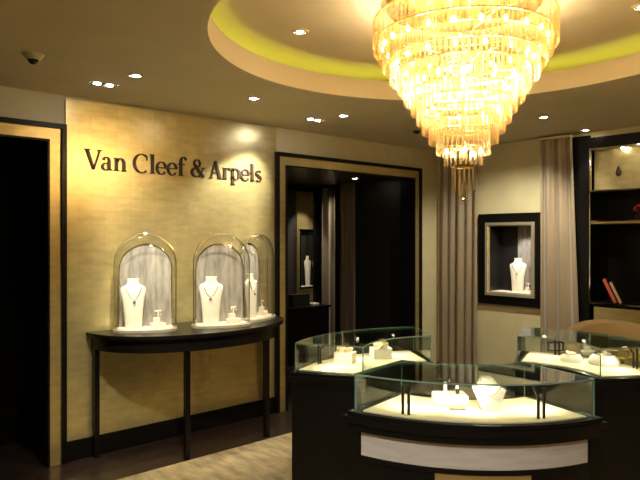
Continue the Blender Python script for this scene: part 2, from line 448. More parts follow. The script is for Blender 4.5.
# ================= BOOKCASE =================
bc = thing('bookcase', 'tall black built-in bookcase with chrome and gold edged shelves', 'bookcase', (-2.0, YB, 0))
ox = 2.0
def lb(x0, x1, y0, y1, z0, z1): return (x0 + ox, x1 + ox, y0, y1, z0, z1)
link('side_post', bx(*lb(-2.87, -2.70, -.04, .40, 0, 2.585)), M['black'], bc)
link('side_post', bx(*lb(-1.25, -1.10, -.04, .40, 0, 2.585)), M['black'], bc)
link('top_rail', bx(*lb(-2.70, -1.25, -.04, .40, 2.455, 2.56)), M['black'], bc)
link('back_panel', bx(*lb(-2.70, -1.25, .37, .40, 0, 2.455)), M['black'], bc)
link('upper_back_panel', bx(*lb(-2.685, -1.25, .03, .05, 2.055, 2.44)), M['gold'], bc)
link('chrome_edge', boxes([lb(-2.70, -1.25, -.045, -.03, 2.435, 2.455), lb(-2.70, -2.685, -.045, -.03, 2.05, 2.435)]), M['chrome'], bc)
for z0, z1, mt in ((2.035, 2.055, M['black']), (1.735, 1.765, M['goldtrim']), (.955, .985, M['black'])):
    s_ = link('shelf', bx(*lb(-2.70, -1.25, -.03, .37, z0, z1)), mt, bc)
    link('shelf_trim', bx(*lb(-2.70, -1.25, -.04, -.03, z1 - .010, z1)), M['chrome'], s_)
link('corner_trim', bx(*lb(-2.70, -2.69, -.045, -.03, .98, 2.035)), M['chrome'], bc)
link('cabinet_door', bx(*lb(-2.66, -1.25, -.035, 0, .12, .945)), M['gold'], bc)
link('plinth', bx(*lb(-2.70, -1.25, -.02, .37, 0, .12)), M['black'], bc)
link('display_bulb', sphere((-2.40 + ox, -.02, 2.43), .012), M['lampw'], bc)

def book(w, h, d, m, x, tilt, label):
    r = thing('book', label, 'book', (x, YB + .02, .985), 0, 'books leaning on the lower shelf')
    c = link('cover', boxes([(0, .004, .004, d, 0, h), (w - .004, w, .004, d, 0, h)]), M['blackm'], r)
    link('spine', bx(0, w, 0, .004, 0, h), m, r)
    link('pages', bx(.004, w - .004, .004, d - .006, .004, h - .004), M['paper'], r)
    r.rotation_euler = (0, -tilt, 0); return r
book(.030, .245, .17, M['redbook'], -2.495, .46, 'dark book with red spine leaning leftwards on the lower bookcase shelf')
book(.026, .215, .16, M['pinkbook'], -2.445, .46, 'dark book with tan spine leaning against the red-spined book')
# small red ornament and a teardrop mounted on the gold back
r = thing('flower_sprig', 'small red flower sprig on the middle bookcase shelf', 'ornament', (-2.30, YB + .10, 1.765))
link('pot', lathe([(0, 0), (.03, 0), (.038, .05), (.03, .052), (0, .05)], 16), M['blackm'], r, True)
for k in range(6):
    a = k * 1.05; link('flower', sphere((.035 * math.cos(a), .03 * math.sin(a), .10 + .018 * (k % 3)), .018, tube([(0, 0, .04), (.035 * math.cos(a), .03 * math.sin(a), .10 + .018 * (k % 3))], .002, 5)), M['red'], r, True)
o = link('pendant_ornament', lathe([(0, -.05), (.020, -.035), (.027, -.01), (.016, .02), (.006, .045), (0, .055)], 16, sy=.35), M['brown'], smooth=True)
o.location = (-2.455, YB + .02, 2.225); tag(o, 'small dark teardrop ornament mounted on the upper gold back panel of the bookcase', 'ornament')

# ================= BUSTS, NECKLACES =================
def bust_bm(h, w, d):
    secs = [(0, .62, .55), (.04, .66, .8), (.30, .74, .8), (.55, .86, .85), (.72, .98, .75), (.79, 1.0, .6), (.83, .90, .5), (.86, .60, .48), (.90, .46, .46), (.96, .44, .44), (1.0, .50, .46)]
    bm = bmesh.new(); rings = []
    for z, a, b in secs:
        ring = []
        for i in range(28):
            t = 2 * PI * i / 28; c, s = math.cos(t), math.sin(t)
            x = w / 2 * a * math.copysign(abs(c) ** .7, c); y = d / 2 * b * math.copysign(abs(s) ** .8, s) + d * .25 * z
            ring.append(bm.verts.new((x, y, z * h)))
        rings.append(ring)
    for a, b in zip(rings, rings[1:]):
        for i in range(28): bm.faces.new((a[i], a[(i + 1) % 28], b[(i + 1) % 28], b[i]))
    bm.faces.new(rings[0][::-1]); bm.faces.new(rings[-1]); return bm
def bust(loc, rz, h, w, d, label, neck=None, group=None):
    r = link('display_bust', bust_bm(h, w, d), M['white'], smooth=True)
    r.location = loc; r.rotation_euler = (0, 0, rz); tag(r, label, 'display bust', group)
    if neck:
        t = thing('necklace', neck, 'necklace', loc, rz)
        pts = []
        for i in range(25):
            u = i / 24 * 2 - 1; z = h * (.84 - .27 * (1 - abs(u) ** 1.7)); x = w * .36 * u * (1 - .12 * abs(u))
            pts.append((x, -d * .40 + d * .22 + d * .15 * abs(u) - d * .12, z))
        link('chain', tube(pts, .0028, 6), M['diamond'], t, True)
        link('pendant', lathe([(0, -.012), (.011, -.006), (.013, 0), (.011, .006), (0, .012)], 12, c=(0, pts[12][1] - .004, pts[12][2] - .014)), M['diamond'], t, True)
    return r
def jewel_stand(loc, rz, label, s=1., group=None):
    r = thing('jewellery_stand', label, 'jewellery stand', loc, rz, group)
    link('base', bx(-.055 * s, .055 * s, -.035 * s, .035 * s, 0, .035 * s, bevel=.004), M['white'], r)
    link('riser', bx(-.035 * s, .015 * s, -.01 * s, .032 * s, .0351 * s, .075 * s, bevel=.004), M['white'], r)
    link('post', tube([(.002, .008, .075 * s), (.002, .008, .125 * s)], .005 * s), M['white'], r)
    link('crossbar', tube([(-.022 * s, .008, .125 * s), (.026 * s, .008, .125 * s)], .006 * s), M['white'], r)
    for u in (-.02, .024): link('earring', sphere((u * s, .006, .108 * s), .009 * s), M['diamond'], r, True)
    link('ring', tube([(.035 * s + .009 * math.cos(a * PI / 6), -.01, .047 * s + .009 * math.sin(a * PI / 6)) for a in range(12)], .002, 6, closed=True), M['gem'], r, True)
    return r

# ================= CONSOLE TABLE =================
TZ = .915; tb = thing('console_table', 'black lacquered half-round console table against the gold panel', 'table', (XW + .03, 2.595, 0))
def halfell(D, Wd, n=40, x0=0): return [(x0 + D * math.cos(-PI / 2 + PI * i / n), Wd * math.sin(-PI / 2 + PI * i / n)) for i in range(n + 1)]
def bowed(D, W_, e=.9, n=48):
    out = []
    for i in range(n + 1):
        a = -PI / 2 + PI * i / n
        out.append((D * math.cos(a) ** e if math.cos(a) > 1e-9 else 0, W_ * math.copysign(abs(math.sin(a)) ** .95, math.sin(a))))
    return out
bm = prism(bowed(.66, .83), TZ - .025, TZ)
link('tabletop', bm, M['black'], tb, True)
link('bead_moulding', prism(bowed(.642, .812), TZ - .04, TZ - .025), M['black'], tb, True)
link('apron', prism(bowed(.62, .79), TZ - .125, TZ - .04), M['black'], tb, True)
for x, y in ((.02, -.77), (.50, -.30), (.47, .44), (.02, .77)):
    link('leg', bx(x, x + .036, y - .018, y + .018, 0, TZ - .125), M['black'], tb)

# ================= CLOCHES =================
def cloche_bm(w, d, h, flip=1):
    bm = bmesh.new(); n = 48; rings = []; base = h - w / 2
    lv = [(1, 0), (1, base * .5), (1, base)]
    for k in range(1, 12):
        a = PI / 2 * k / 12; lv.append((math.cos(a), base + w / 2 * math.sin(a)))
    for rr, z in lv:
        ring = []
        for i in range(n):
            t = 2 * PI * i / n; c, s = math.cos(t), math.sin(t)
            ring.append(bm.verts.new((w / 2 * rr * math.copysign(abs(c) ** .85, c), d / 2 * rr ** .5 * math.copysign(abs(s) ** .7, s), z)))
        rings.append(ring)
    for a, b in zip(rings, rings[1:]):
        for i in range(n): bm.faces.new((a[i], a[(i + 1) % n], b[(i + 1) % n], b[i]))
    bm.faces.new(rings[-1]); return bm
def foot(w, d, z0, z1):
    pts = []
    for i in range(48):
        t = 2 * PI * i / 48; c, s = math.cos(t), math.sin(t)
        pts.append((w / 2 * math.copysign(abs(c) ** .85, c), d / 2 * math.copysign(abs(s) ** .7, s)))
    return prism(pts, z0, z1)
def arch_pts(w, h, n=24):
    pts = [(-w / 2, 0), (w / 2, 0)]
    for i in range(n + 1):
        a = PI * i / n; pts.append((w / 2 * math.cos(a), h - w / 2 + w / 2 * math.sin(a)))
    return pts
def cloche(loc, rz, label, w=.44, d=.24, h=.70):
    r = thing('display_cloche', label, 'display case', loc, rz, 'arched glass display cases on the console table')
    link('base', foot(w + .02, d + .02, 0, .018), M['brushed'], r, True)
    link('floor_pad', foot(w - .04, d - .04, .018, .024), M['white'], r, True)
    link('dome', cloche_bm(w, d, h), M['dome'], r, True).location = (0, 0, .0181)
    # arched pale backing board with fine pleats, and a chrome hoop on each side of the glass
    bm = bmesh.new(); aw, ah = w * .86, h * .88
    P2 = arch_pts(aw, ah)
    a = [bm.verts.new((x, d * .28, z + .024)) for x, z in P2]; b = [bm.verts.new((x, d * .28 + .006, z + .024)) for x, z in P2]
    bm.faces.new(a); bm.faces.new(b[::-1])
    for i in range(len(P2)): bm.faces.new((a[i], b[i], b[(i + 1) % len(P2)], a[(i + 1) % len(P2)]))
    link('backing_board', bm, M['drape2'], r)
    bp = arch_pts(aw, ah)[1:] + [arch_pts(aw, ah)[0]]
    link('backing_rim', tube([(x, d * .27, z + .024) for x, z in bp], .004, 6), M['chrome'], r, True)
    op = arch_pts(w + .004, h)[1:] + [arch_pts(w, h)[0]]
    link('glass_hoop', tube([(x, 0, z + .018) for x, z in op], .003, 8), M['chrome'], r, True)
    return r
def facing(x, y, off=0):  # rotation turning local -Y towards the camera's side, plus an offset
    return math.atan2(-x, y) * 1 + off
ZT = TZ
spots3 = [((-4.29, 2.125), math.radians(62), 'arched glass display case nearest the left end of the console table, with pendant necklace'),
          ((-4.12, 2.68), math.radians(70), 'arched glass display case in the middle of the console table, overlapping its neighbour'),
          ((-4.28, 3.13), math.radians(118), 'arched glass display case at the right end of the console table, seen side-on')]
for k, ((x, y), rz, lab) in enumerate(spots3):
    cloche((x, y, ZT), rz, lab)
    c, s = math.cos(rz), math.sin(rz)
    def L(u, v): return (x + u * c - v * s, y + u * s + v * c, ZT + .0245)
    place = ('left', 'middle', 'right')[k]
    bust(L(-.085, .0), rz + (.25 if k == 0 else -.3 if k == 1 else 0), .36, .185, .075, 'cream necklace bust inside the %s arched glass case' % place,
         'fine pendant necklace on the cream bust in the %s arched case' % place)
    jewel_stand(L(.09, -.02), rz + .2, 'white stepped earring stand inside the %s arched glass case' % place, .95, 'stands in the arched cases')

# ================= SHOWCASES =================
def sector(a0, a1, r0, r1, c=(0, 0), n=24):
    pts = [(c[0] + r1 * math.cos(a0 + (a1 - a0) * i / n), c[1] + r1 * math.sin(a0 + (a1 - a0) * i / n)) for i in range(n + 1)]
    pts += [(c[0] + r0 * math.cos(a1 + (a0 - a1) * i / n), c[1] + r0 * math.sin(a1 + (a0 - a1) * i / n)) for i in range(n + 1)]
    return pts
def pane_sector(a0, a1, r0, r1, z0, z1, c, big):
    """glass with tinted edges; big = 'top' (faces up) or 'wall' (large curved faces) or 'side'"""
    n = 24; P = sector(a0, a1, r0, r1, c, n); bm = bmesh.new()
    a = [bm.verts.new((x, y, z0)) for x, y in P]; b = [bm.verts.new((x, y, z1)) for x, y in P]; N = len(P)
    f1 = bm.faces.new(a[::-1]); f2 = bm.faces.new(b)
    for f in (f1, f2): f.material_index = 0 if big == 'top' else 1
    for i in range(N):
        f = bm.faces.new((a[i], a[(i + 1) % N], b[(i + 1) % N], b[i]))
        radial = i in (n, N - 1)
        f.material_index = {'top': 1, 'wall': 1 if radial else 0, 'side': 0 if radial else 1}[big]
    return bm
DZ = .84; GZ = 1.0
def showcase(label, cen, d0, d1, front_band=False, r1=.93, r0=.53):
    """cen in (right, forward) of the viewing direction; angles in that frame"""
    a0, a1 = math.radians(d0), math.radians(d1); am = (a0 + a1) / 2; rm = (r0 + r1) / 2
    off = (cen[0] + rm * math.cos(am), cen[1] + rm * math.sin(am))
    W = (off[1] * FW[0] + off[0] * RT[0], off[1] * FW[1] + off[0] * RT[1])
    r = thing('showcase', label, 'showcase', (W[0], W[1], .012), PI / 2 - math.atan2(.6695, .7428) if False else math.atan2(RT[1], RT[0]), 'curved glass-topped jewellery showcases')
    c = (-rm * math.cos(am), -rm * math.sin(am)); z = -.012
    ea = lambda m_: m_ / rm
    link('cabinet', prism(sector(a0 - ea(0 if front_band else .018), a1 + ea(0 if front_band else .018), r0 + .01, r1 - (.03 if front_band else -.01), c), 0, DZ - .088 + z), M['black'], r, True)
    link('moulding', prism(sector(a0 - ea(.035), a1 + ea(.035), r0 - .02, r1 + .03, c), DZ - .055 + z, DZ - .025 + z, prism(sector(a0 - ea(.015), a1 + ea(.015), r0 - .01, r1 + .015, c), DZ - .088 + z, DZ - .055 + z)), M['black'], r, True)
    link('rim', prism(sector(a0 - ea(.02), a1 + ea(.02), r0 - .015, r1 + .02, c), DZ - .025 + z, DZ - .006 + z), M['black'], r, True)
    link('deck', prism(sector(a0 + ea(.03), a1 - ea(.03), r0 + .03, r1 - .012, c), DZ - .006 + z, DZ + z), M['cream'], r, True)
    g = .007; gz0, gz1 = DZ - .006 + z, GZ - g + z
    link('glass_front', pane_sector(a0, a1, r1 - g, r1, gz0, gz1, c, 'wall'), None, r, True, [M['glass'], M['edge']])
    link('glass_rear', pane_sector(a0, a1, r0, r0 + g, gz0, gz1, c, 'wall'), None, r, True, [M['glass'], M['edge']])
    for q in (a0, a1 - ea(g)):
        link('glass_side', pane_sector(q, q + ea(g), r0 + g, r1 - g, gz0, gz1, c, 'side'), None, r, True, [M['glass'], M['edge']])
    link('glass_top', pane_sector(a0, a1, r0, r1, gz1, GZ + z, c, 'top'), None, r, True, [M['glass'], M['edge']])
    if front_band:
        link('silver_band', prism(sector(a0 + ea(.02), a1 - ea(.02), r1 - .03, r1 - .016, c), DZ - .200 + z, DZ - .093 + z), M['silver'], r, True)
        link('band_bead', prism(sector(a0 + ea(.02), a1 - ea(.02), r1 - .03, r1 - .012, c), DZ - .222 + z, DZ - .202 + z), M['black'], r, True)
        link('gold_door', prism(sector(am - .19, am + .25, r1 - .035, r1 - .022, c), .08, DZ - .224 + z), M['goldtrim'], r, True)
    # slim LED stems standing on the deck
    lam = []
    for q, sg in ((a0 + (a1 - a0) * .20, 1), (a0 + (a1 - a0) * .785, -1)):
        for dq in (0, .030):
            qq = q + dq * sg
            p0 = Vector((c[0] + (r1 - .05) * math.cos(qq), c[1] + (r1 - .05) * math.sin(qq), DZ + z))
            top = p0 + Vector((0, 0, .125)); inn = Vector((c[0], c[1], 0)) - Vector((p0.x, p0.y, 0)); inn.normalize()
            if dq: top2 = top + inn * .035
            pts = [p0, p0 + Vector((0, 0, .085)), (top2 if dq else top)]
            st = link('lamp_stem', tube(pts, .0065, 8), M['steel'], r, True)
            if not dq: lam.append((qq, top))
    S = Matrix.Rotation(math.atan2(RT[1], RT[0]), 4, 'Z'); B = Vector((W[0], W[1], .012))
    world = [B + (S @ t) for _, t in lam]
    def put(u, v, z=DZ): return None
    return r, world
fg, wl1 = showcase('foreground curved glass showcase with a silver-grey band around its black front', (.738, 3.48), 231, 298, True)
rl, wl2 = showcase('plain black curved showcase behind the foreground one, on the left', (.75, 3.30), 97, 164)
rr, wl3 = showcase('plain black curved showcase behind the foreground one, cut by the right picture edge', (1.0, 3.35), 5, 66)
cw = lambda s, t, z: Vector((t * FW[0] + s * RT[0], t * FW[1] + s * RT[1], z))
CAS = (1, .86, .62)
for cen, a_s, rad, en in (((.738, 3.48), (245, 265, 286), .80, 1.25), ((.75, 3.30), (110, 130, 152), .80, .95), ((1.0, 3.35), (18, 38, 56), .80, .9)):
    for a in a_s:
        a = math.radians(a); s = cen[0] + rad * math.cos(a); t = cen[1] + rad * math.sin(a)
        s2 = cen[0] + .68 * math.cos(a); t2 = cen[1] + .68 * math.sin(a)
        light('case_lamp_light', 'SPOT', cw(s, t, GZ - .02), en, CAS, .012, cw(s2, t2, DZ), 150, .8)

RZ = math.atan2(RT[1], RT[0])
Z0 = DZ + .0005
def at(px, py): return on_z(px, py, Z0)
# in the foreground showcase
p = at(452, 406)
r = thing('ring_display', 'low white display block with watch post in the foreground showcase', 'display block', p, RZ, None)
link('block', bx(-.075, .075, 0, .10, 0, .045, bevel=.004), M['white'], r)
link('post', tube([(-.02, .05, .045), (-.02, .05, .105)], .008), M['white'], r, True)
link('disc', lathe([(0, .105), (.028, .105), (.028, .118), (0, .118)], 24, c=(-.02, .05, 0)), M['diamond'], r, True)
link('peg', tube([(.03, .03, .045), (.03, .03, .085)], .007), M['white'], r, True)
link('dark_stone', bx(.022, .038, .018, .026, .050, .072), M['blackm'], r)
o = link('jewellery_pad', bx(-.035, .035, -.016, .016, 0, .006, bevel=.002), M['grey']); o.location = at(457, 409); o.rotation_euler = (0, 0, RZ)
tag(o, 'small flat taupe pad lying in front of the white display block', 'pad')
def facet_bust(h):
    bm = bmesh.new()
    out = [(-.45, 0), (.45, 0), (.95, .66), (.55, .80), (.30, 1.0), (-.30, 1.0), (-.55, .80), (-.95, .66)]
    fr = [bm.verts.new((x * h * .56, -.012 + (-.02 if 0 < z < .9 else 0) + .05 * z, z * h)) for x, z in out]
    bk_ = [bm.verts.new((x * h * .50, .035 + .05 * z, z * h)) for x, z in out]
    mid = bm.verts.new((0, -.035 + .02, h * .55))
    n = len(out)
    for i in range(n):
        bm.faces.new((fr[i], fr[(i + 1) % n], mid)); bm.faces.new((fr[(i + 1) % n], fr[i], bk_[i], bk_[(i + 1) % n]))
    bm.faces.new(bk_); return bm
o = link('display_bust', facet_bust(.135), M['white']); o.location = at(490, 410.5); o.rotation_euler = (0, 0, RZ)
tag(o, 'short white faceted necklace bust in the foreground showcase', 'display bust')
pp = at(490, 410.5)
t = thing('necklace', 'fine silver necklace on the faceted bust in the foreground showcase', 'necklace', pp, RZ)
link('chain', tube([(.055 * u, -.024 + .018 * abs(u), .118 - .045 * (1 - u * u)) for u in [k / 8 - 1 for k in range(17)]], .002, 6), M['diamond'], t, True)

def crumple(r, h, pk, seed):
    rnd = random.Random(seed); bm = bmesh.new(); n = 14
    rings = [[bm.verts.new((r * q * math.cos(2 * PI * i / n) * rnd.uniform(.8, 1.15), r * q * math.sin(2 * PI * i / n) * rnd.uniform(.8, 1.15), z * h + (rnd.uniform(-.12, .18) * h if z else 0))) for i in range(n)] for q, z in ((1, 0), (1.05, .35), (.75, .6), (.35, .85))]
    for a, b in zip(rings, rings[1:]):
        for i in range(n): bm.faces.new((a[i], a[(i + 1) % n], b[(i + 1) % n], b[i]))
    top = bm.verts.new((pk, 0, h))
    for i in range(n): bm.faces.new((rings[-1][i], rings[-1][(i + 1) % n], top))
    bm.faces.new(rings[0][::-1]); return bm
def pedestal(px, py, w, h, rz, lab, cushion, seed, pk):
    p = at(px, py)
    o = link('display_pedestal', prism([(-w / 2, -w * .38), (w / 2, -w * .38), (w * .52, w * .38), (-w * .52, w * .38)], 0, h), M['white'])
    o.location = p; o.rotation_euler = (0, 0, RZ + rz); tag(o, lab, 'pedestal')
    q = thing('jewellery_cushion', cushion, 'jewellery cushion', (p.x, p.y, p.z + h + .0005), RZ + rz)
    link('cushion', crumple(w * .40, h * .85, pk, seed), M['cream'], q)
    link('bracelet', tube([(w * .26 * math.cos(a * PI / 9), w * .26 * math.sin(a * PI / 9), h * .62 + .006 * math.sin(a * PI / 4.5)) for a in range(18)], .005, 6, closed=True), M['gem'], q, True)
pedestal(345, 362, .115, .062, -.35, 'white square pedestal on the left in the rear left showcase', 'cream peaked jewellery cushion on the left pedestal of the rear left showcase', 3, .015)
pedestal(381, 358, .120, .066, .2, 'white square pedestal on the right in the rear left showcase', 'cream peaked jewellery cushion on the right pedestal of the rear left showcase', 8, -.01)
# in the rear right showcase
p = at(556, 351)
r = thing('mirror_plaque', 'small dark framed plaque lying at the left in the rear right showcase', 'plaque', p, RZ + .1)
link('frame', boxes([(-.055, .055, 0, .012, 0, .008), (-.055, .055, 0, .012, .052, .06), (-.055, -.045, 0, .012, .008, .052), (.045, .055, 0, .012, .008, .052)]), M['steel'], r)
link('face', bx(-.045, .045, .003, .010, .008, .052), M['silver'], r)
for k, (px, py, rr_, hh, lab) in enumerate(((571, 361, .062, .05, 'pale rounded jewellery cushion in the rear right showcase, left of the bright white one'),
                                      (604, 364, .085, .062, 'bright white rounded jewellery cushion at the middle of the rear right showcase'))):
    q = thing('jewellery_cushion', lab, 'jewellery cushion', at(px, py) + Vector((0, 0, 0)), RZ)
    link('cushion', lathe([(0, 0), (rr_, 0), (rr_ * 1.05, hh * .3), (rr_ * .9, hh * .7), (rr_ * .55, hh * .95), (0, hh)], 24), M['white'], q, True)
    link('bracelet', tube([(rr_ * .6 * math.cos(a * PI / 9), rr_ * .6 * math.sin(a * PI / 9), hh * .97) for a in range(18)], .006, 6, closed=True), M['gem' if k == 0 else 'diamond'], q, True)
jewel_stand(at(588, 355), RZ, 'white earring stand behind the round cushions in the rear right showcase', .8)

# ================= TUB CHAIR AND FLOWERS =================
tc_ = thing('tub_chair', 'cream upholstered tub chair with rounded back behind the rear right showcase', 'armchair', (-1.93, 4.95, .012), RZ + .2)
bm = bmesh.new(); n = 36; rows = []
for i in range(n + 1):
    a = math.radians(-35 + 250 * i / n); hgt = .66 + .25 * max(0, math.sin(a)) ** .5 if math.sin(a) > 0 else .66
    row = []
    for rr_, z in ((.36, .10), (.45, .10), (.47, hgt - .10), (.45, hgt - .02), (.405, hgt + .005), (.36, hgt - .02), (.345, hgt - .10)):
        row.append(bm.verts.new((rr_ * math.cos(a) * 1.12, rr_ * math.sin(a), z)))
    rows.append(row)
for i in range(n):
    for k in range(7): bm.faces.new((rows[i][k], rows[i + 1][k], rows[i + 1][(k + 1) % 7], rows[i][(k + 1) % 7]))
bm.faces.new(rows[0]); bm.faces.new(rows[-1][::-1])
link('backrest', bm, M['sofa'], tc_, True)
link('seat', lathe([(0, .12), (.34, .12), (.35, .40), (.33, .44), (0, .45)], 32), M['sofa'], tc_, True)
for a in (45, 135, 225, 315):
    a = math.radians(a); link('leg', lathe([(0, 0), (.016, 0), (.024, .12), (0, .12)], 12, c=(.26 * math.cos(a), .26 * math.sin(a), 0)), M['black'], tc_, True)

# ================= WALL NICHES =================
def niche(name, label, loc, rz, W_, H_, bord, depth, bust_at, blab, split=.55, dark=True):
    """framed display niche; local x across, -y towards the viewer, z up from the lower left corner"""
    r = thing(name, label, 'display niche', loc, rz)
    b = bord
    link('frame', boxes([(0, b, -.05, 0, 0, H_), (W_ - b, W_, -.05, 0, 0, H_), (b, W_ - b, -.05, 0, 0, b), (b, W_ - b, -.05, 0, H_ - b, H_)]), M['black'], r)
    g = .030
    link('chrome_surround', boxes([(b, b + g, -.065, -.0, b, H_ - b), (W_ - b - g, W_ - b, -.065, 0, b, H_ - b), (b + g, W_ - b - g, -.065, 0, b, b + g), (b + g, W_ - b - g, -.065, 0, H_ - b - g, H_ - b)]), M['brushed'], r)
    q = b + g; e = .012
    link('gold_reveal', boxes([(q, q + .014, -.045, -.035, q, H_ - q), (W_ - q - .014, W_ - q, -.045, -.035, q, H_ - q), (q + .014, W_ - q - .014, -.045, -.035, q, q + .012), (q + .014, W_ - q - .014, -.045, -.035, H_ - q - .012, H_ - q)]), M['goldtrim'], r)
    link('inner_box', boxes([(q, q + e, -.034, depth, q, H_ - q), (W_ - q - e, W_ - q, -.034, depth, q, H_ - q), (q + e, W_ - q - e, -.034, depth, H_ - q - e, H_ - q), (q + e, q + (W_ - 2 * q) * split, depth - .012, depth, q, H_ - q)]), M['blackm'], r)
    link('pale_backing', bx(q + (W_ - 2 * q) * split, W_ - q - e, depth - .012, depth, q, H_ - q - e), M['drape2'], r)
    link('floor_pad', bx(q + e, W_ - q - e, -.034, depth - .012, q, q + e), M['white'], r)
    return r, q + e
NW, NH = NX1 - NX0, NZ1 - NZ0
nr, nq = niche('wall_niche', 'black framed wall niche with chrome surround, between the two satin curtains', (NX0, YB, NZ0), 0, NW, NH, .095, .22, None, None, .40)
bust((NX0 + NW * .51, YB + .10, NZ0 + nq + .0005), .1, .36, .19, .07, 'cream necklace bust standing in the wall niche between the curtains',
     'fine necklace on the bust in the wall niche between the curtains')
jewel_stand((NX0 + NW * .70, YB + .05, NZ0 + nq + .0005), 0, 'white earring stand beside the bust in the wall niche', .8)

# beyond the wide opening: gold panel with its own niche, counter, curtain
XP = -6.34
def py_(px): return on_x(px, 240, XP).y
y0, y1 = py_(296), py_(312)
g = link('gold_wall_panel', boxes([(XP, XP + .02, y0, y1, 1.72, 2.22), (XP, XP + .02, y0, y1, .0, .92), (XP, XP + .02, y0, y0 + .03, .92, 1.72)]), M['goldtrim'])
g['kind'] = 'structure'; g.name = 'wall_passage_panel'
pn = thing('wall_niche', 'small chrome edged display niche glimpsed through the wide dark opening', 'display niche', (XP, 0, 0))
a, b = y0 + .032, y1
link('chrome_surround', boxes([(0, .04, a, a + .02, .93, 1.71), (0, .04, b - .02, b, .93, 1.71), (0, .04, a + .02, b - .02, .93, .95), (0, .04, a + .02, b - .02, 1.69, 1.71)]), M['chrome'], pn)
link('inner_box', boxes([(.0005, .006, a + .02, b - .02, .95, 1.69)]), M['blackm'], pn)
link('floor_pad', bx(.006, .035, a + .02, b - .02, .95, .96), M['white'], pn)
bu = link('display_bust', bust_bm(.40, .12, .026), M['white'], smooth=True)
bu.location = (XP + .020, (a + b) / 2 + .03, .9605); bu.rotation_euler = (0, 0, PI / 2)
tag(bu, 'cream necklace bust in the small niche seen through the wide opening', 'display bust')
pk = boxes([(XP, XP + .06, y1, py_(317), 0, 2.25), (XP, XP + .06, 4.6, y1, 2.22, 2.29)])
o = struct('trim_passage', pk, M['black'])
o = link('curtain', curtain(py_(336) - py_(316.5), 2.28, .022, 3), M['drape'], smooth=True)
o.location = (XP + .14, py_(316), 0); o.rotation_euler = (0, 0, PI / 2)
tag(o, 'taupe satin curtain seen through the wide dark opening', 'curtain')
struct('trim_passage_post', bx(XP, XP + .08, py_(336.5), py_(337) + .35, 0, 2.5), M['black'])
ct = thing('side_counter', 'low black counter under the small niche beyond the wide opening', 'counter', (XP + .22, 5.05, 0))
link('body', bx(-.14, .14, -.5, .50, 0, .70), M['black'], ct)
link('top', bx(-.16, .16, -.52, .52, .70, .725), M['black'], ct)
o = link('tray', bx(-.05, .05, -.06, .06, 0, .02, bevel=.004), M['white']); o.location = (XP + .2, 5.42, .7255)
tag(o, 'small white tray on the black counter beyond the opening', 'tray')
o = link('document_holder', boxes([(-.05, .05, -.14, .14, 0, .15)]), M['blackm']); o.location = (XP + .2, 5.17, .7255)
tag(o, 'black box standing on the counter beyond the opening', 'box')
for i in range(3): pass

# ================= CHANDELIER =================
ch = thing('chandelier', 'large tiered crystal rod chandelier glowing warm under the round ceiling cove', 'chandelier', (CX - .018, CYY - .021, 1.80))
zb = 1.80
PX = 3.26 / FPX
tiers = [(94, 51), (88.5, 61), (83, 70), (76, 82), (69, 94), (62.5, 104), (55, 114), (49, 124), (43, 134), (36, 144), (28, 155), (20, 166), (11.5, 191), (4.5, 199)]
zc = [EYE + (CY - y) * PX for _, y in tiers]
link('ceiling_plate', lathe([(0, 2.81), (.40, 2.81), (.42, ZU), (0, ZU)], 48, c=(0, 0, -zb)), M['brass'], ch, True)
link('stem', tube([(0, 0, 2.0 - zb), (0, 0, 2.82 - zb)], .012, 10), M['brass'], ch, True)
rods = []
for k, ((rp, _), z0) in enumerate(zip(tiers, zc)):
    r_ = rp * PX * (.95 if k < 4 else .93)
    L_ = .165 if k == 0 else .125
    if k >= 11: L_ = .10 if k == 11 else .125 if k == 12 else .07
    z1 = z0 + L_
    n = max(5, int(2 * PI * r_ / .027))
    if r_ > .04:
        link('tier_hoop', hoop(r_ - .004, r_ + .002, z1 - zb - .004, z1 - zb + .004, 64, 0, 0), M['brass'], ch, True)
        arms = [(math.cos(q * 2 * PI / 4 + k), math.sin(q * 2 * PI / 4 + k)) for q in range(4)]
        bm = bmesh.new()
        for ca, sa in arms: tube([(0, 0, z1 - zb), (ca * (r_ - .003), sa * (r_ - .003), z1 - zb)], .0013, 5, bm)
        link('tier_spokes', bm, M['brass'], ch, True)
    for i in range(n):
        a = 2 * PI * i / n + k * .37
        rods.append((r_ * math.cos(a), r_ * math.sin(a), z0 - zb, z1 - zb, a, k))
def rod(bm, x, y, z0, z1, a, k):
    w = .0088 if k < 11 else .006; a2 = a + .45 * math.sin(a * 37 + k * 5); ca, sa = math.cos(a2), math.sin(a2)
    prof = ((-w, -.35 * w), (0, w * .6), (w, -.35 * w), (0, -w * .5))
    q = [[bm.verts.new((x + u * -sa + v * ca, y + u * ca + v * sa, z)) for u, v in prof] for z in (z0, z1)]
    for i in range(4): bm.faces.new((q[0][i], q[0][(i + 1) % 4], q[1][(i + 1) % 4], q[1][i]))
    bm.faces.new(q[0][::-1]); bm.faces.new(q[1])
cam_dir = Vector((-CX, -CYY)).normalized()
near = sorted(rods, key=lambda q: -(q[0] * cam_dir.x + q[1] * cam_dir.y) - (.5 if q[5] == 0 else .25 if q[5] == 1 else 0))
for q in near[:100]:
    bm = bmesh.new(); rod(bm, *q); link('crystal_rod', bm, M['crystal'], ch)
bm = bmesh.new()
for q in near[100:]: rod(bm, *q)
o = link('crystal_rods', bm, M['crystal'], ch); o['kind'] = 'stuff'
link('finial', sphere((0, 0, -.005), .016, lathe([(0, 0), (.004, 0), (.004, .09), (0, .09)], 8)), M['chrome'], ch, True)
bl = [(22, .42, 2.61), (16, .35, 2.52), (12, .27, 2.41), (9, .19, 2.27), (5, .09, 2.05)]
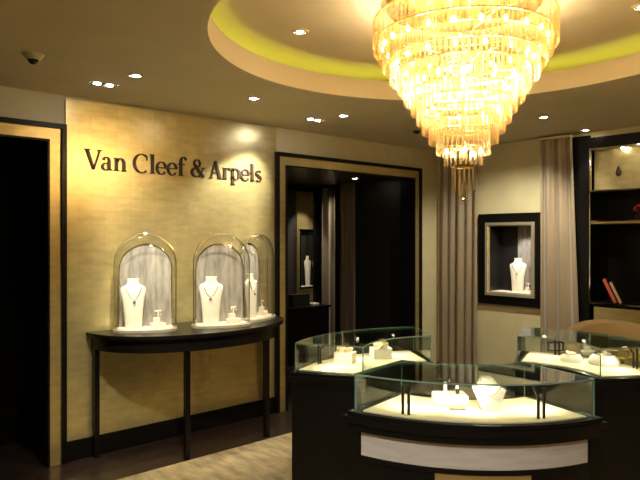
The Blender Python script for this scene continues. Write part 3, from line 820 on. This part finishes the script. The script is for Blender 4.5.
for n, r_, z in bl:
    for i in range(n):
        a = 2 * PI * (i + .3) / n
        link('bulb', sphere((r_ * math.cos(a), r_ * math.sin(a), z - zb), .009, sz=1.7, n=8), M['bulb'], ch, True)
WARM = (1, .88, .62)
for r_, z, e, n in ((.22, 2.52, 2.9, 4), (.12, 2.42, 2.0, 3), (0, 2.28, 1.8, 1), (0, 2.08, .45, 1)):
    for i in range(n):
        a = 2 * PI * i / n + .5
        light('chandelier_light', 'POINT', (CX + r_ * math.cos(a), CYY + r_ * math.sin(a), z), e, WARM, .05)

# ================= CEILING LIGHTS =================
SPOTC = (1, .93, .71)
def eyeball(p, rz, label, warm=False, aim=None, e=20, ang=45, tilt=.35, zc_=ZC, cat='downlight'):
    r = thing('downlight', label, 'downlight', (p[0], p[1], zc_), rz, 'recessed ceiling downlights')
    link('trim_ring', lathe([(.038, 0), (.038, -.009), (.050, -.005), (.055, 0)], 32), M['ceil'], r, True)
    link('can', lathe([(.036, -.004), (.036, -.0005), (0, -.0005)], 24), M['blackm'], r, True)
    lm = link('lamp', lathe([(0, -.003), (.016, -.0035), (.020, .0), (0, .001)], 20), M['lampw' if warm else 'lamp'], r, True)
    lm.location = (0, .012 if tilt else 0, -.0065)
    if aim is not None: light('downlight_light', 'SPOT', (p[0], p[1], zc_ - .03), e, SPOTC, .025, aim, ang, .7)
    return r
def twin(p, label, aims=(), e=25, ang=50):
    r = thing('twin_downlight', label, 'downlight', (p[0], p[1], ZC), PI / 2, 'twin recessed downlights by the gold panel')
    link('bezel', boxes([(-.095, .095, -.050, -.042, -.003, 0), (-.095, .095, .042, .050, -.003, 0), (-.095, -.087, -.042, .042, -.003, 0), (.087, .095, -.042, .042, -.003, 0)]), M['ceil'], r)
    link('tray', bx(-.087, .087, -.042, .042, -.002, -.0005), M['blackm'], r)
    for s in (-.042, .042):
        link('lamp', lathe([(0, -.008), (.018, -.007), (.023, -.002), (0, -.002)], 20, c=(s, 0, 0)), M['lamp'], r, True)
    for q in aims: light('twin_light', 'SPOT', (p[0], p[1], ZC - .03), e, SPOTC, .03, q, ang, .7)
    return r
p1 = on_z(103.5, 84, ZC); p2 = on_z(314, 119.5, ZC); e1 = on_z(135, 74.5, ZC); e2 = on_z(254, 97.5, ZC); e3 = on_z(343.5, 115, ZC)
twin(p1, 'twin downlight near the left end of the gold panel', [(XW, 2.25, 1.7), (-4.29, 2.12, .9), (XW, 2.5, .9)], 19)
twin(p2, 'twin downlight above the left side of the wide opening', [(XW, 3.1, 1.9), (-4.28, 3.13, .9), (XW, 2.8, 1.6)], 34)
eyeball(e1, .4, 'eyeball downlight beside the left twin downlight', aim=(-4.29, 2.12, 1.2), e=52, ang=28)
eyeball(e2, 1.2, 'eyeball downlight over the middle of the gold panel', aim=(-4.12, 2.68, 1.2), e=52, ang=28)
eyeball(e3, 1.2, 'eyeball downlight beside the right twin downlight', aim=(-4.28, 3.1, 1.2), e=45, ang=28)
a = on_z(543.5, 116.5, ZC); eyeball(a, 0, 'flat downlight on the ceiling in front of the wall niche', True, aim=(-3.75, 5.9, .9), e=46, ang=80)
a = on_z(585, 129.5, ZC); eyeball(a, 0, 'bright downlight above the left post of the bookcase', True, aim=(-2.7, 5.9, .8), e=10, ang=60)
a = on_z(300, 31, ZU); eyeball(a, 0, 'downlight in the raised round ceiling left of the chandelier', True, aim=(a.x, a.y, 0), e=30, ang=70, tilt=0, zc_=ZU)
a = on_z(642, 6, ZU); eyeball(a, 0, 'downlight in the raised round ceiling at the right picture edge', True, aim=(a.x, a.y, 0), e=30, ang=70, tilt=0, zc_=ZU)
pa = Vector((-5.2, 5.0, 0)); a = on_z(355, 178, 2.30)
eyeball((a.x, a.y), 0, 'small downlight in the dark passage ceiling', True, aim=(a.x, a.y, 0), e=.6, ang=50, tilt=0, zc_=2.30)
# fill spots added for general brightness, no fixtures, behind the viewer and over the showcases
for x, y, q in ((-1.2, .6, 16), (.9, .8, 16), (.9, 3.2, 20), (-2.9, 1.1, 22), (-.4, -1.2, 16), (.4, 4.6, 16)):
    light('fill_light', 'SPOT', (x, y, ZC - .03), q, SPOTC, .04, (x, y, 0), 100, .8)
light('fill_light', 'SPOT', (-2.3, 1.5, ZC - .03), 60, SPOTC, .04, (XW, 2.5, .35), 48, .9)  # added fill, brightens the gold panel under the console table
light('fill_light', 'SPOT', (.3, .1, ZC - .03), 45, (1, .93, .85), .04, (-1.3, 2.2, .7), 45, .8)  # added fill from behind the viewer, lifts the foreground showcase's silver band
light('fill_light', 'SPOT', (-1.4, -.6, ZC - .03), 35, (1, .93, .85), .04, (-1.6, 2.1, .6), 40, .8)  # second added fill for the silver band, no fixture
light('niche_light', 'SPOT', (NX0 + NW * .6, YB - .01, NZ1 - .14), 6.0, (1, .92, .8), .02, (NX0 + NW * .6, YB + .12, 1.0), 110)
light('bookcase_light', 'SPOT', (-2.20, YB - .16, 2.42), .7, SPOTC, .02, (-2.20, YB + .03, 2.15), 130)
light('passage_niche_light', 'SPOT', (XP + .35, 5.30, 2.22), 9, SPOTC, .02, (XP, 5.38, 1.3), 60)
light('passage_room_light', 'SPOT', (-5.8, 6.3, 2.5), 22, SPOTC, .03, (-6.25, 5.8, .9), 80)

p = on_z(33, 54.5, ZC)
r = thing('security_camera', 'small black dome security camera in a pale housing on the left of the ceiling', 'security camera', p)
link('housing', lathe([(.030, -.030), (.045, -.022), (.058, 0), (0, 0)], 32), M['plastic'], r, True)
link('dome', lathe([(0, -.055), (.014, -.052), (.025, -.042), (.031, -.028), (0, -.028)], 32), M['smoke'], r, True)
p = on_z(417, 131, ZC)
o = link('smoke_sensor', lathe([(0, -.03), (.018, -.028), (.03, -.012), (.042, 0), (0, 0)], 24), M['smoke'], smooth=True); o.location = p
tag(o, 'small dark sensor on the ceiling left of the chandelier tip', 'sensor')
p = on_z(612, 106.5, ZC)
o = link('sprinkler_cover', lathe([(0, -.006), (.04, -.005), (.045, 0), (0, 0)], 24), M['plastic'], smooth=True); o.location = p
tag(o, 'flat pale disc on the ceiling above the bookcase', 'sprinkler')

# ================= FLOWERS =================
pv = cw(2.07, 4.12, .012)
tt = thing('side_table', 'small black round side table behind the rear right showcase', 'side table', pv)
link('top', lathe([(0, .58), (.15, .58), (.15, .60), (0, .60)], 32), M['black'], tt, True)
link('pedestal', lathe([(0, 0), (.11, 0), (.11, .015), (.02, .03), (.02, .58), (0, .58)], 24), M['black'], tt, True)
fl = thing('flower_arrangement', 'low bunch of yellow flowers with green leaves seen through the rear right showcase', 'flowers', (pv.x, pv.y, .6125))
link('bowl', lathe([(0, 0), (.05, 0), (.085, .05), (.08, .09), (.07, .09), (.07, .06), (0, .05)], 24), M['white'], fl, True)
rnd = random.Random(4)
for k in range(16):
    a = rnd.uniform(0, 2 * PI); q = rnd.uniform(.02, .15); z = .17 + .07 * rnd.random()
    bm = tube([(0, 0, .06), (q * .5 * math.cos(a), q * .5 * math.sin(a), .11), (q * math.cos(a), q * math.sin(a), z)], .003, 5)
    s_ = link('stem', bm, M['leaf'], fl, True)
    link('blossom', lathe([(0, -.012), (.018, -.004), (.030, .012), (.016, .014), (.012, .006), (0, .012)], 9, c=(q * math.cos(a), q * math.sin(a), z)), M['yellow'], s_, True)
bm = bmesh.new()
for k in range(22):
    a = rnd.uniform(0, 2 * PI); q = rnd.uniform(.06, .17); z = .10 + .10 * rnd.random(); c_, s_ = math.cos(a), math.sin(a)
    m0 = Vector((.4 * q * c_, .4 * q * s_, .08)); m1 = Vector((q * c_, q * s_, z)); sd = Vector((-s_, c_, 0)) * .018; md = (m0 + m1) / 2 + Vector((0, 0, .01))
    v = [bm.verts.new(t) for t in (m0, md + sd, m1, md - sd, md + Vector((0, 0, -.004)))]
    bm.faces.new((v[0], v[1], v[2])); bm.faces.new((v[0], v[2], v[3])); bm.faces.new((v[0], v[4], v[1])); bm.faces.new((v[4], v[2], v[1])); bm.faces.new((v[0], v[3], v[4])); bm.faces.new((v[4], v[3], v[2]))
link('leaves', bm, M['leaf'], fl)

# ================= CAMERA, WORLD =================
w = bpy.data.worlds.new('world'); sc.world = w; w.use_nodes = True
w.node_tree.nodes['Background'].inputs[0].default_value = (.05, .04, .03, 1)
w.node_tree.nodes['Background'].inputs[1].default_value = .1
cam = bpy.data.cameras.new('camera'); co = bpy.data.objects.new('camera', cam); C.objects.link(co)
cam.sensor_width = 36; cam.lens = 36 * FPX / 640; cam.shift_y = -2 / 640; cam.clip_start = .02
co.location = (0, 0, EYE); co.rotation_euler = (PI / 2, 0, math.atan2(.7428, .6695))
sc.camera = co
vs = sc.view_settings; vs.view_transform = 'Standard'; vs.look = 'None'; vs.gamma = 1; vs.use_curve_mapping = False
vs.exposure = 1.65
sc.cycles.transparent_max_bounces = 40; sc.cycles.max_bounces = 8
sc.cycles.sample_clamp_indirect = 4
sc.cycles.use_denoising = True
